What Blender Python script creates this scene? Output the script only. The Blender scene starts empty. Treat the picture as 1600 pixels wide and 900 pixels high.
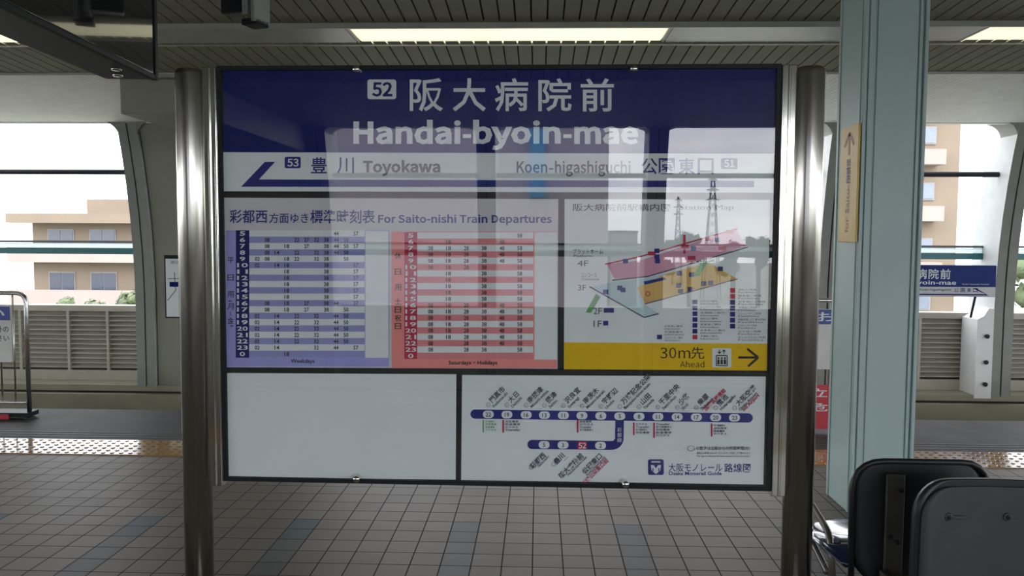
import bpy, bmesh, math, random
from mathutils import Vector, Matrix
random.seed(7)
SC = bpy.context.scene
COL = SC.collection
PI = math.pi

# ------------------------------------------------------------------ camera
F_PX = 1240.0
cam_d = bpy.data.cameras.new('camera')
cam_d.sensor_width = 36.0
cam_d.lens = F_PX / 1600 * 36.0
cam_d.clip_end = 2000
cam_d.clip_start = 0.01
cam = bpy.data.objects.new('camera', cam_d)
COL.objects.link(cam)
cam.matrix_world = (Matrix.Translation((0, 0, 1.594)) @ Matrix.Rotation(0.033, 4, 'Z')
                    @ Matrix.Rotation(PI / 2 - math.atan(77 / 1240.0), 4, 'X') @ Matrix.Rotation(0.0055, 4, 'Z'))
SC.camera = cam

# ------------------------------------------------------------------ world: bright overcast sky, brighter on the side behind the viewer
SKY_BACK, SKY_FRONT = 6.9, 4.2
W = bpy.data.worlds.new('overcast_sky'); SC.world = W; W.use_nodes = True
nt = W.node_tree; nt.nodes.clear(); N = nt.nodes.new; LK = nt.links.new
w_out = N('ShaderNodeOutputWorld'); w_bg = N('ShaderNodeBackground'); w_tc = N('ShaderNodeTexCoord')
w_sep = N('ShaderNodeSeparateXYZ'); LK(w_tc.outputs['Generated'], w_sep.inputs[0])
w_side = N('ShaderNodeMapRange'); w_side.inputs[1].default_value = -0.35; w_side.inputs[2].default_value = 0.35
w_side.inputs[3].default_value = SKY_BACK; w_side.inputs[4].default_value = SKY_FRONT
LK(w_sep.outputs['Y'], w_side.inputs[0])
w_map = N('ShaderNodeMapping'); w_map.inputs['Scale'].default_value = (3.0, 3.0, 11.0)
LK(w_tc.outputs['Generated'], w_map.inputs[0])
w_noise = N('ShaderNodeTexNoise'); w_noise.inputs['Scale'].default_value = 1.7; w_noise.inputs['Detail'].default_value = 7
w_noise.inputs['Roughness'].default_value = 0.55
LK(w_map.outputs[0], w_noise.inputs['Vector'])
w_ramp = N('ShaderNodeValToRGB')
w_ramp.color_ramp.elements[0].position = 0.38; w_ramp.color_ramp.elements[0].color = (0.73, 0.76, 0.83, 1)
w_ramp.color_ramp.elements[1].position = 0.60; w_ramp.color_ramp.elements[1].color = (1.0, 1.0, 1.02, 1)
LK(w_noise.outputs['Fac'], w_ramp.inputs[0])
w_mul = N('ShaderNodeVectorMath'); w_mul.operation = 'SCALE'
LK(w_ramp.outputs['Color'], w_mul.inputs[0]); LK(w_side.outputs[0], w_mul.inputs['Scale'])
LK(w_mul.outputs[0], w_bg.inputs['Color']); LK(w_bg.outputs[0], w_out.inputs[0])

# ------------------------------------------------------------------ view
SC.view_settings.view_transform = 'Standard'
SC.view_settings.look = 'None'
SC.view_settings.exposure = 0.0
SC.view_settings.gamma = 1.0
SC.view_settings.use_curve_mapping = False
SC.cycles.max_bounces = 10
SC.cycles.diffuse_bounces = 5
SC.cycles.glossy_bounces = 6
SC.cycles.transparent_max_bounces = 16
SC.cycles.sample_clamp_indirect = 8.0
SC.cycles.use_denoising = True

# ------------------------------------------------------------------ materials
MATS = {}
def mat(name, col, rough=0.5, metal=0.0, vary=0.08, scale=6.0, bump=0.0, coat=0.0, spec=0.5, stretch=None, emit=None):
    if name in MATS: return MATS[name]
    m = bpy.data.materials.new(name); m.use_nodes = True; MATS[name] = m
    t = m.node_tree; b = t.nodes['Principled BSDF']
    b.inputs['Roughness'].default_value = rough; b.inputs['Metallic'].default_value = metal
    b.inputs['Specular IOR Level'].default_value = spec
    b.inputs['Coat Weight'].default_value = coat; b.inputs['Coat Roughness'].default_value = 0.08
    tc = t.nodes.new('ShaderNodeTexCoord'); no = t.nodes.new('ShaderNodeTexNoise')
    no.inputs['Scale'].default_value = scale; no.inputs['Detail'].default_value = 4
    src = tc.outputs['Object']
    if stretch:
        mp = t.nodes.new('ShaderNodeMapping'); mp.inputs['Scale'].default_value = stretch
        t.links.new(src, mp.inputs[0]); src = mp.outputs[0]
    t.links.new(src, no.inputs['Vector'])
    mr = t.nodes.new('ShaderNodeMapRange'); mr.inputs[1].default_value = 0.3; mr.inputs[2].default_value = 0.7
    mr.inputs[3].default_value = 1 - vary; mr.inputs[4].default_value = 1 + vary
    t.links.new(no.outputs['Fac'], mr.inputs[0])
    vm = t.nodes.new('ShaderNodeVectorMath'); vm.operation = 'SCALE'
    vm.inputs[0].default_value = col[:3]; t.links.new(mr.outputs[0], vm.inputs['Scale'])
    t.links.new(vm.outputs[0], b.inputs['Base Color'])
    if bump:
        bp = t.nodes.new('ShaderNodeBump'); bp.inputs['Strength'].default_value = bump; bp.inputs['Distance'].default_value = 0.01
        t.links.new(no.outputs['Fac'], bp.inputs['Height']); t.links.new(bp.outputs[0], b.inputs['Normal'])
    if emit:
        b.inputs['Emission Color'].default_value = (*emit[:3], 1); b.inputs['Emission Strength'].default_value = emit[3]
    return m

def tile_material():
    m = bpy.data.materials.new('platform_tile'); m.use_nodes = True
    t = m.node_tree; b = t.nodes['Principled BSDF']; L = t.links.new
    def mth(op, a, c=None, d=None):
        n = t.nodes.new('ShaderNodeMath'); n.operation = op
        for i, v in enumerate((a, c, d)):
            if v is None: continue
            if isinstance(v, (int, float)): n.inputs[i].default_value = v
            else: L(v, n.inputs[i])
        return n.outputs[0]
    g = t.nodes.new('ShaderNodeNewGeometry'); s = t.nodes.new('ShaderNodeSeparateXYZ'); L(g.outputs['Position'], s.inputs[0])
    u = mth('DIVIDE', mth('ADD', s.outputs[0], 0.018), 0.15); v = mth('DIVIDE', mth('ADD', s.outputs[1], -0.02), 0.15)
    iu, iv = mth('FLOOR', u), mth('FLOOR', v); fu, fv = mth('FRACT', u), mth('FRACT', v)
    du = mth('MINIMUM', fu, mth('SUBTRACT', 1.0, fu)); dv = mth('MINIMUM', fv, mth('SUBTRACT', 1.0, fv))
    grout = mth('LESS_THAN', mth('MINIMUM', du, dv), 0.021)
    cx = t.nodes.new('ShaderNodeCombineXYZ'); L(iu, cx.inputs[0]); L(iv, cx.inputs[1])
    wn = t.nodes.new('ShaderNodeTexWhiteNoise'); wn.noise_dimensions = '2D'; L(cx.outputs[0], wn.inputs['Vector'])
    # every sixth column carries a few blue-grey tiles
    colm = mth('COMPARE', mth('FLOORED_MODULO', iu, 6.0), 3.0, 0.1)
    rowm = mth('MULTIPLY', mth('GREATER_THAN', iv, 26.5), mth('LESS_THAN', iv, 28.5))
    rowd = mth('MULTIPLY', mth('GREATER_THAN', iv, 20.5), mth('LESS_THAN', iv, 26.5))
    blue = mth('MULTIPLY', colm, rowm); dark = mth('MULTIPLY', colm, rowd)
    no = t.nodes.new('ShaderNodeTexNoise'); no.inputs['Scale'].default_value = 2.2; no.inputs['Detail'].default_value = 6
    L(g.outputs['Position'], no.inputs['Vector'])
    br = mth('ADD', 0.78, mth('ADD', mth('MULTIPLY', wn.outputs['Value'], 0.14), mth('MULTIPLY', no.outputs['Fac'], 0.3)))
    def mixc(fac, A, B):
        n = t.nodes.new('ShaderNodeMix'); n.data_type = 'RGBA'; L(fac, n.inputs[0])
        for i, x in ((6, A), (7, B)):
            if isinstance(x, tuple): n.inputs[i].default_value = (*x, 1)
            else: L(x, n.inputs[i])
        return n.outputs[2]
    c = mixc(blue, (0.178, 0.155, 0.130), (0.085, 0.115, 0.135))
    c = mixc(dark, c, (0.12, 0.12, 0.122))
    sc = t.nodes.new('ShaderNodeVectorMath'); sc.operation = 'SCALE'; L(c, sc.inputs[0]); L(br, sc.inputs['Scale'])
    c = mixc(grout, sc.outputs[0], (0.03, 0.028, 0.026))
    L(c, b.inputs['Base Color'])
    L(mth('ADD', 0.46, mth('MULTIPLY', grout, 0.4)), b.inputs['Roughness'])
    b.inputs['Specular IOR Level'].default_value = 0.16
    bp = t.nodes.new('ShaderNodeBump'); bp.inputs['Strength'].default_value = 0.35; bp.inputs['Distance'].default_value = 0.003
    L(mth('SUBTRACT', 1.0, grout), bp.inputs['Height']); L(bp.outputs[0], b.inputs['Normal'])
    return m

def pane_material():
    m = bpy.data.materials.new('clear_acrylic'); m.use_nodes = True
    t = m.node_tree; t.nodes.clear(); L = t.links.new
    o = t.nodes.new('ShaderNodeOutputMaterial'); mx = t.nodes.new('ShaderNodeMixShader')
    tr = t.nodes.new('ShaderNodeBsdfTransparent'); gl = t.nodes.new('ShaderNodeBsdfGlossy'); gl.inputs['Roughness'].default_value = 0.004
    fr = t.nodes.new('ShaderNodeFresnel'); fr.inputs['IOR'].default_value = 1.88
    ge = t.nodes.new('ShaderNodeNewGeometry'); mu = t.nodes.new('ShaderNodeMath'); mu.operation = 'MULTIPLY'
    inv = t.nodes.new('ShaderNodeMath'); inv.operation = 'SUBTRACT'; inv.inputs[0].default_value = 1.0
    L(ge.outputs['Backfacing'], inv.inputs[1]); L(fr.outputs[0], mu.inputs[0]); L(inv.outputs[0], mu.inputs[1])
    L(mu.outputs[0], mx.inputs[0]); L(tr.outputs[0], mx.inputs[1]); L(gl.outputs[0], mx.inputs[2]); L(mx.outputs[0], o.inputs[0])
    return m

def frosted_material():
    m = bpy.data.materials.new('frosted_strip'); m.use_nodes = True; t = m.node_tree; t.nodes.clear(); L = t.links.new
    o = t.nodes.new('ShaderNodeOutputMaterial'); mx = t.nodes.new('ShaderNodeMixShader'); mx.inputs[0].default_value = 0.75
    d = t.nodes.new('ShaderNodeBsdfDiffuse'); d.inputs[0].default_value = (0.8, 0.84, 0.85, 1)
    tr = t.nodes.new('ShaderNodeBsdfTranslucent'); tr.inputs[0].default_value = (0.85, 0.92, 0.94, 1)
    L(d.outputs[0], mx.inputs[1]); L(tr.outputs[0], mx.inputs[2]); L(mx.outputs[0], o.inputs[0]); return m
M_TILE = tile_material(); M_PANE = pane_material(); M_FROST = frosted_material()
M_SLAB = mat('platform_edge_stone', (0.10, 0.10, 0.105), 0.55, spec=0.06, vary=0.12, scale=3)
M_TACT = mat('tactile_yellow', (0.42, 0.21, 0.02), 0.14, vary=0.12, scale=9, coat=1.0)
for _k, _v in (('IOR', 1.9), ('Coat IOR', 2.0)): M_TACT.node_tree.nodes['Principled BSDF'].inputs[_k].default_value = _v
M_SLAT = mat('ceiling_slat', (0.24, 0.245, 0.18), 0.6, spec=0.12, vary=0.05)
M_DARK = mat('dark_gap', (0.02, 0.02, 0.02), 0.8)
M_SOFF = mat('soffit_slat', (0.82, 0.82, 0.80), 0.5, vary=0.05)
M_COLM = mat('wall_column_grey', (0.24, 0.25, 0.23), 0.45, vary=0.06)
M_PANEL = mat('wall_panel_grey', (0.24, 0.25, 0.195), 0.5, vary=0.05, scale=2)
M_LOUV = mat('louvre_grey', (0.46, 0.44, 0.36), 0.45, vary=0.07)
M_BASE = mat('wall_base', (0.29, 0.275, 0.20), 0.6, vary=0.12, scale=2)
M_WHITE = mat('painted_white', (0.78, 0.79, 0.78), 0.4, vary=0.03)
M_TEAL = mat('teal_rail', (0.02, 0.16, 0.17), 0.35)
M_RAILG = mat('rail_grey', (0.04, 0.04, 0.05), 0.7, spec=0.1)
M_STEEL = mat('brushed_steel', (0.55, 0.54, 0.50), 0.2, metal=1.0, vary=0.06, scale=8, stretch=(60, 60, 1))
M_STEELD = mat('steel_strip', (0.72, 0.72, 0.68), 0.10, metal=1.0, vary=0.08, scale=8, stretch=(60, 60, 1))
M_FRAME = mat('frame_black', (0.014, 0.018, 0.020), 0.45, spec=0.15)
M_PILLAR = mat('pale_green_paint', (0.40, 0.53, 0.52), 0.42, vary=0.05, scale=1.5)
M_CONC = mat('track_concrete', (0.36, 0.36, 0.34), 0.9, vary=0.2, scale=1.5)

# ------------------------------------------------------------------ mesh helpers
def link_mesh(name, bm, mats, parent=None):
    me = bpy.data.meshes.new(name); bm.normal_update(); bm.to_mesh(me); bm.free()
    for m in (mats if isinstance(mats, (list, tuple)) else [mats]): me.materials.append(m)
    o = bpy.data.objects.new(name, me); COL.objects.link(o)
    if parent: o.parent = parent
    return o
def struct(name, bm, mats):
    o = link_mesh(name, bm, mats); o['kind'] = 'structure'; return o
def thing(name, label, cat, loc=(0, 0, 0), rz=0.0, group=None):
    o = bpy.data.objects.new(name, None); COL.objects.link(o); o.empty_display_size = 0.1
    o.location = loc; o.rotation_euler = (0, 0, rz); o['label'] = label; o['category'] = cat
    if group: o['group'] = group
    return o
def tag(o, label, cat, group=None):
    o['label'] = label; o['category'] = cat
    if group: o['group'] = group
    return o
def dup(root, loc, rz, label, group=None):
    r = root.copy(); COL.objects.link(r); r.location = loc; r.rotation_euler = (0, 0, rz); r['label'] = label
    if group: r['group'] = group
    for ch in list(root.children):
        c = ch.copy(); COL.objects.link(c); c.parent = r
        for g in list(ch.children):
            d = g.copy(); COL.objects.link(d); d.parent = c
    return r
def box(bm, x0, x1, y0, y1, z0, z1, mi=0, bev=0.0):
    vs = [bm.verts.new(p) for p in ((x0, y0, z0), (x1, y0, z0), (x1, y1, z0), (x0, y1, z0), (x0, y0, z1), (x1, y0, z1), (x1, y1, z1), (x0, y1, z1))]
    fs = [bm.faces.new([vs[i] for i in q]) for q in ((3, 2, 1, 0), (4, 5, 6, 7), (0, 1, 5, 4), (1, 2, 6, 5), (2, 3, 7, 6), (3, 0, 4, 7))]
    for f in fs: f.material_index = mi
    if bev:
        es = list({e for f in fs for e in f.edges})
        r = bmesh.ops.bevel(bm, geom=es, offset=bev, segments=2, affect='EDGES', profile=0.5)
        for f in r['faces']: f.material_index = mi
    return vs
def prism(bm, pts, fn, d0, d1, mi=0):
    """polygon pts (a,b) swept from d0 to d1; fn(a,b,d)->xyz"""
    A = [bm.verts.new(fn(a, b, d0)) for a, b in pts]; B = [bm.verts.new(fn(a, b, d1)) for a, b in pts]
    n = len(pts); fs = [bm.faces.new(A), bm.faces.new(B[::-1])]
    for i in range(n): fs.append(bm.faces.new((A[i], B[i], B[(i + 1) % n], A[(i + 1) % n])))
    for f in fs: f.material_index = mi
    bmesh.ops.recalc_face_normals(bm, faces=fs)
    return fs
def rrect(x0, y0, x1, y1, r, n=6):
    out = []
    for cx, cy, a0 in ((x1 - r, y1 - r, 0), (x0 + r, y1 - r, 90), (x0 + r, y0 + r, 180), (x1 - r, y0 + r, 270)):
        for k in range(n + 1):
            a = math.radians(a0 + 90 * k / n); out.append((cx + r * math.cos(a), cy + r * math.sin(a)))
    return out
def lathe(bm, prof, seg=24, c=(0, 0, 0), mi=0, axis='Z'):
    rings = []
    for r, z in prof:
        ring = []
        for k in range(seg):
            a = 2 * PI * k / seg; x, y = r * math.cos(a), r * math.sin(a)
            p = (x, y, z) if axis == 'Z' else ((x, z, y) if axis == 'Y' else (z, x, y))
            ring.append(bm.verts.new((c[0] + p[0], c[1] + p[1], c[2] + p[2])))
        rings.append(ring)
    fs = []
    for a, b in zip(rings, rings[1:]):
        for k in range(seg): fs.append(bm.faces.new((a[k], a[(k + 1) % seg], b[(k + 1) % seg], b[k])))
    fs.append(bm.faces.new(rings[0][::-1])); fs.append(bm.faces.new(rings[-1]))
    for f in fs: f.material_index = mi; f.smooth = True
    bmesh.ops.recalc_face_normals(bm, faces=fs)
def tube(bm, pts, r, seg=10, mi=0):
    P = [Vector(p) for p in pts]; rings = []; up = None
    for i, p in enumerate(P):
        d = ((P[i + 1] - p).normalized() if i < len(P) - 1 else Vector()) + ((p - P[i - 1]).normalized() if i else Vector())
        d.normalize()
        if up is None: up = Vector((0, 0, 1)) if abs(d.z) < 0.9 else Vector((0, 1, 0))
        s = d.cross(up).normalized(); up = s.cross(d).normalized()
        rings.append([bm.verts.new(p + (s * math.cos(2 * PI * k / seg) + up * math.sin(2 * PI * k / seg)) * r) for k in range(seg)])
    fs = []
    for a, b in zip(rings, rings[1:]):
        for k in range(seg): fs.append(bm.faces.new((a[k], a[(k + 1) % seg], b[(k + 1) % seg], b[k])))
    fs.append(bm.faces.new(rings[0][::-1])); fs.append(bm.faces.new(rings[-1]))
    for f in fs: f.smooth = True; f.material_index = mi
    bmesh.ops.recalc_face_normals(bm, faces=fs)
def bend(a, b, c, r, n=5):
    """points rounding the corner b between a and c"""
    a, b, c = Vector(a), Vector(b), Vector(c); d1, d2 = (a - b).normalized(), (c - b).normalized()
    p, q = b + d1 * r, b + d2 * r
    return [(p * (1 - t) ** 2 + b * 2 * t * (1 - t) + q * t * t) for t in [k / n for k in range(n + 1)]]
NB = bmesh.new

# ------------------------------------------------------------------ lettering
_FONT = {}
_LATIN = {'Handai', 'byoin', 'mae', 'Toyokawa', 'Koen', 'higashiguchi', 'For Saito-nishi Train Departures', '52', '53', '51', '30m', 'Ahead'}
try:
    _FACE = bpy.data.fonts.load(bpy.utils.system_resource('DATAFILES') + '/fonts/Noto Sans CJK Regular.woff2')   # ships with Blender
except Exception:
    _FACE = None
def glyphs(s, bold=0.0):
    key = (s, bold)
    if key not in _FONT:
        cu = bpy.data.curves.new('lettering_source', 'FONT'); cu.body = s; cu.size = 1.0; cu.offset = bold; cu.resolution_u = 2
        cu.dimensions = '2D'
        if _FACE and s in _LATIN: cu.font = _FACE; cu.offset = bold * 0.36
        cu.dimensions = '2D'; cu.fill_mode = 'BOTH'
        ob = bpy.data.objects.new('lettering_source', cu)
        me = ob.to_mesh()
        vs = [(v.co.x, v.co.y) for v in me.vertices]; fs = [tuple(p.vertices) for p in me.polygons]
        ob.to_mesh_clear(); bpy.data.objects.remove(ob); bpy.data.curves.remove(cu)
        if not vs: vs, fs = [(0, 0), (1, 0), (0, 1)], []
        xs = [v[0] for v in vs]; ys = [v[1] for v in vs]
        _FONT[key] = (vs, fs, min(xs), max(xs), min(ys), max(ys))
    return _FONT[key]
class Art:
    """flat printed artwork; layout coordinates have y downwards and are carried to the panel's plane by `to` (u, v, layer)->xyz"""
    def __init__(self, to, layer=1): self.bm = NB(); self.to = to; self.layer = layer
    def poly(self, pts, layer=None):
        lay = self.layer if layer is None else layer
        f = self.bm.faces.new([self.bm.verts.new(self.to(x, y, lay)) for x, y in pts])
        return f
    def rect(self, x0, y0, x1, y1, r=0, layer=None):
        return self.poly(rrect(x0, y0, x1, y1, r) if r else [(x0, y0), (x0, y1), (x1, y1), (x1, y0)], layer)
    def ell(self, cx, cy, rx, ry, n=20, layer=None):
        self.poly([(cx + rx * math.cos(2 * PI * k / n), cy + ry * math.sin(2 * PI * k / n)) for k in range(n)], layer)
    def line(self, pts, w, layer=None):
        for (x0, y0), (x1, y1) in zip(pts, pts[1:]):
            d = math.hypot(x1 - x0, y1 - y0) or 1; nx, ny = -(y1 - y0) / d * w / 2, (x1 - x0) / d * w / 2
            self.poly([(x0 + nx, y0 + ny), (x1 + nx, y1 + ny), (x1 - nx, y1 - ny), (x0 - nx, y0 - ny)], layer)
    def ring(self, cx, cy, rx, ry, w, n=20, layer=None):
        lay = self.layer if layer is None else layer
        P = lambda k, s: self.bm.verts.new(self.to(cx + (rx - s) * math.cos(2 * PI * k / n), cy + (ry - s) * math.sin(2 * PI * k / n), lay))
        for k in range(n): self.bm.faces.new((P(k, 0), P(k + 1, 0), P(k + 1, w), P(k, w)))
    def text(self, s, x0, y0, x1, y1, bold=0.0, layer=None):
        """stretch s into the box"""
        lay = self.layer if layer is None else layer
        vs, fs, ax, bx, ay, by = glyphs(s, bold)
        kx, ky = (x1 - x0) / (bx - ax), (y1 - y0) / (by - ay)
        V = [self.bm.verts.new(self.to(x0 + (x - ax) * kx, y1 - (y - ay) * ky, lay)) for x, y in vs]
        for f in fs:
            try: self.bm.faces.new([V[i] for i in f])
            except ValueError: pass
    def label(self, s, x, y, h, ang=0.0, anchor=0.0, bold=0.0, layer=None, sx=1.0):
        """s of em height h with its baseline at (x, y), turned ang degrees counter-clockwise; anchor 0 left .. 1 right"""
        lay = self.layer if layer is None else layer
        vs, fs, ax, bx, ay, by = glyphs(s, bold); off = ax + (bx - ax) * anchor
        c, sn = math.cos(math.radians(ang)), math.sin(math.radians(ang)); V = []
        for px, py in vs:
            a, b = (px - off) * h * sx, py * h
            V.append(self.bm.verts.new(self.to(x + a * c - b * sn, y - (a * sn + b * c), lay)))
        for f in fs:
            try: self.bm.faces.new([V[i] for i in f])
            except ValueError: pass
    def done(self, name, m, parent): return link_mesh(name, self.bm, m, parent)

# ================================================================== SETTING
YC = 2.4                                   # centre line of the island platform
XA, XB = -21.0, 21.0
# ---- platform
bm = NB(); box(bm, XA, XB, -1.22, 6.02, -0.4, 0.0); box(bm, XA, XB, -2.0, 6.8, -1.6, -0.4); struct('floor', bm, M_TILE)
bm = NB()
for s in (1, -1):
    y0, y1 = (6.02, 7.12) if s > 0 else (-2.32, -1.22)
    box(bm, XA, XB, y0, y1, -0.35, 0.0, 0)
    for q in (0.10, 0.17, 0.24):
        yy = y0 + q if s > 0 else y1 - q
        box(bm, XA, XB, yy - 0.006, yy + 0.006, 0.0, 0.003, 1)
struct('trim_1', bm, [M_SLAB, mat('edge_line', (0.09, 0.09, 0.09), 0.5)])
bm = NB()
for y0 in (5.61, -1.22):
    box(bm, XA, XB, y0, y0 + 0.41, 0.0, 0.006, 0 if y0 > 0 else 1)
    if y0 > 0:
        k = 0
        for i in range(int(15 / 0.068)):
            for j in range(6):
                cx, cy = -7.2 + i * 0.068, y0 + 0.035 + j * 0.068
                A = [bm.verts.new((cx + 0.017 * math.cos(a), cy + 0.017 * math.sin(a), 0.006)) for a in [PI / 4 * q for q in range(8)]]
                B = [bm.verts.new((cx + 0.011 * math.cos(a), cy + 0.011 * math.sin(a), 0.011)) for a in [PI / 4 * q for q in range(8)]]
                bm.faces.new(B)
                for q in range(8): bm.faces.new((A[q], A[(q + 1) % 8], B[(q + 1) % 8], B[q]))
struct('trim_2', bm, [M_TACT, mat('tactile_dulled', (0.30, 0.20, 0.05), 0.7, spec=0.05)])  # back strip made darker and duller to keep its glare off the sign
# ---- track troughs and ground outside
bm = NB()
for s in (1, -1):
    a, b = sorted((YC + s * 4.4, YC + s * 9.2)); box(bm, XA, XB, a, b, -1.75, -1.6)
    a, b = sorted((YC + s * 6.0, YC + s * 6.85)); box(bm, XA, XB, a, b, -1.6, -1.05)
struct('floor_track', bm, M_CONC)
bm = NB(); box(bm, -400, 400, -400, 400, -10.4, -10.0)
struct('ground', bm, mat('outside_ground', (0.29, 0.30, 0.25), 0.95, vary=0.4, scale=0.1))

# ---- ceiling, falling gently from the centre line to both edges
def zc(y): return 3.05 + 0.06 * (4.65 - abs(y - YC))
bm = NB()
def slab(bm, x0, x1, y0, y1, za, zb, th, mi):
    vs = [bm.verts.new(p) for p in ((x0, y0, za), (x1, y0, za), (x1, y1, zb), (x0, y1, zb), (x0, y0, za + th), (x1, y0, za + th), (x1, y1, zb + th), (x0, y1, zb + th))]
    for q in ((3, 2, 1, 0), (4, 5, 6, 7), (0, 1, 5, 4), (1, 2, 6, 5), (2, 3, 7, 6), (3, 0, 4, 7)):
        bm.faces.new([vs[i] for i in q]).material_index = mi
for y0, y1 in ((YC, YC + 4.65), (YC - 4.65, YC)):
    for i in range(int((XB - XA) / 0.112)):
        x = XA + i * 0.112
        slab(bm, x, x + 0.100, y0, y1, zc(y0), zc(y1), 0.02, 0)
    slab(bm, XA, XB, y0, y1, zc(y0) + 0.02, zc(y1) + 0.02, 0.08, 1)
struct('ceiling', bm, [M_SLAT, M_DARK])
bm = NB()
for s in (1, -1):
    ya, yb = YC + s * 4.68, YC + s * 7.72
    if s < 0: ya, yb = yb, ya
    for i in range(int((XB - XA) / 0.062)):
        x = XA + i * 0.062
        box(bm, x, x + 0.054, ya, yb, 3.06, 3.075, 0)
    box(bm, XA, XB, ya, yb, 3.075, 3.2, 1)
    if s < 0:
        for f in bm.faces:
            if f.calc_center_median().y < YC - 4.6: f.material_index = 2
    e = YC + s * 7.72; a, b = sorted((e, e + s * 0.10)); box(bm, XA, XB, a, b, 3.05, 3.35, 0)
    e = YC + s * 4.65; a, b = sorted((e, e + s * 0.03)); box(bm, XA, XB, a, b, 3.035, 3.2, 1)
struct('ceiling_soffit', bm, [M_SOFF, mat('soffit_gap', (0.4, 0.4, 0.4), 0.8), mat('far_soffit_dimmed', (0.24, 0.25, 0.26), 0.6)])  # back soffit coloured darker to dim its reflection in the sign
bm = NB()
prism(bm, [(XA, 3.45), (XB, 3.45), (XB, 3.6), (XA, 3.6)], lambda a, b, d: (a, d, b), YC - 7.9, YC + 7.9)
struct('roof', bm, M_CONC)

# ---- outer walls
ALL_LEFTS = [-0.88 + 2.27 * k for k in range(-9, 10)]
CW = 0.25
def yo(z): return 0.0 if z < 0.7 else 0.33 * ((z - 0.7) / 2.2) ** 2
ZS = [-0.44, -0.1, 0.3, 0.7, 1.1, 1.5, 1.9, 2.3, 2.7, 3.07, 3.2]
def wide(s, L): return s > 0 and abs(L + 7.69) < 0.1      # a column is missing here: double opening
def side(s, shift):
    LEFTS = [v + shift for v in ALL_LEFTS]
    Y = lambda d: YC + s * d
    # base + louvres
    bm = NB()
    def bx(x0, x1, d0, d1, z0, z1, mi=0):
        a, b = sorted((Y(d0), Y(d1))); box(bm, x0, x1, a, b, z0, z1, mi)
    bx(XA, XB, 8.02, 8.75, -1.75, -0.53, 1)
    bx(XA, XB, 8.10, 8.75, -0.50, -0.42, 1)
    bx(XA, XB, 8.14, 8.75, -0.53, -0.50, 2)
    bx(XA, XB, 8.45, 8.75, -0.42, -0.28, 0)
    bx(XA, XB, 8.56, 8.60, -0.28, 0.56, 2)
    bx(XA, XB, 8.46, 8.66, 0.55, 0.63, 0)
    z = -0.25
    while z < 0.53:
        vs = [bm.verts.new((x, Y(d), zz)) for x in (XA, XB) for d, zz in ((8.47, z), (8.47, z + 0.008), (8.55, z + 0.062), (8.55, z + 0.050))]
        for q in ((0, 1, 5, 4), (1, 2, 6, 5), (2, 3, 7, 6), (3, 0, 4, 7)): bm.faces.new([vs[i] for i in q])
        z += 0.066
    for L in LEFTS:
        for q in ((0.55, 1.24) if not wide(s, L) else (0.15, 0.84, 1.40)): bx(L + CW + q, L + CW + q + 0.035, 8.455, 8.5, -0.28, 0.55, 0)
    struct('wall_front' if s > 0 else 'wall_back', bm, [M_LOUV, M_BASE, M_DARK])
    # columns: two strips with a dark joint, curving inwards towards the top
    for i, L in enumerate(LEFTS):
        if abs(L) > 14 or wide(s, L): continue
        bm = NB()
        for x0, x1, d0, mi in ((L, L + 0.115, 8.085, 0), (L + 0.135, L + CW, 8.085, 0), (L + 0.10, L + 0.15, 8.11, 1)):
            prof = [(z, d0 - yo(z)) for z in ZS] + [(z, 8.70 - yo(z)) for z in reversed(ZS)]
            fs = prism(bm, prof, lambda a, b, d: (d, Y(b), a), x0, x1, mi)
            if not mi: fs[0 if x0 == L else 1].material_index = 2
        # rounded brackets into the lintel
        r = 0.21 if s > 0 else 0.12
        for sx, xe in ((-1, L + 0.01), (1, L + CW - 0.01)):
            pts = [(xe, 3.09)] + [(xe + sx * (r - r * math.cos(t)), 3.07 - r + r * math.sin(t)) for t in [PI / 2 * k / 8 for k in range(9)]]
            pts += [(xe + sx * r, 3.09)]
            prism(bm, pts, lambda a, b, d: (a, Y(d - yo(b)), b), 8.09, 8.45, 0)
        struct('trim_%d' % (10 + i if s > 0 else 40 + i), bm, [M_COLM, M_DARK, mat('column_reveal', (0.50, 0.52, 0.52), 0.5)])
    # rails across each opening
    for i, L in enumerate(LEFTS[:-1]):
        if abs(L) > 14: continue
        a, b = L + CW, L + 2.27
        if wide(s, L): a = L
        if abs(a + 5.17 - shift) < 0.1:
            bm = NB()
            prof = [(z, 8.13 - yo(z)) for z in ZS] + [(z, 8.4 - yo(z)) for z in reversed(ZS)]
            prism(bm, prof, lambda p, q, d: (d, Y(q), p), a + 0.02, b - 0.02, 0)
            prof = [(z, 8.16 - yo(z)) for z in ZS] + [(z, 8.4 - yo(z)) for z in reversed(ZS)]
            prism(bm, prof, lambda p, q, d: (d, Y(q), p), a - 0.01, b + 0.01, 1)
            struct('wall_panel', bm, [M_PANEL, M_DARK])
            continue
        bm = NB()
        tube(bm, [(a - 0.02, Y(8.12), 2.455), (b + 0.02, Y(8.12), 2.455)], 0.034, 8, 0)
        for (d0, z0, z1, mi) in ((8.40, 1.505, 1.535, 1), (8.42, 1.44, 1.50, 2), (8.40, 1.35, 1.435, 3)):
            p, q = sorted((Y(d0), Y(d0 + (0.008 if mi == 2 else 0.05)))); box(bm, a - 0.02, b + 0.02, p, q, z0, z1, mi)
        struct('window_%d' % (i + 1 if s > 0 else 21 + i), bm, [M_RAILG, mat('bar_grey', (0.12, 0.13, 0.13), 0.4), M_FROST, M_TEAL])
side(1, 0.0); side(-1, -0.12)
# beam over the closed bay
bm = NB(); box(bm, -3.89, -2.0, 7.33, 10.2, 2.73, 3.06, 0, 0.01); box(bm, -7.4, -3.28, -5.4, -2.5, 2.73, 3.06, 0, 0.01)
struct('trim_5', bm, M_PANEL)
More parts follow.
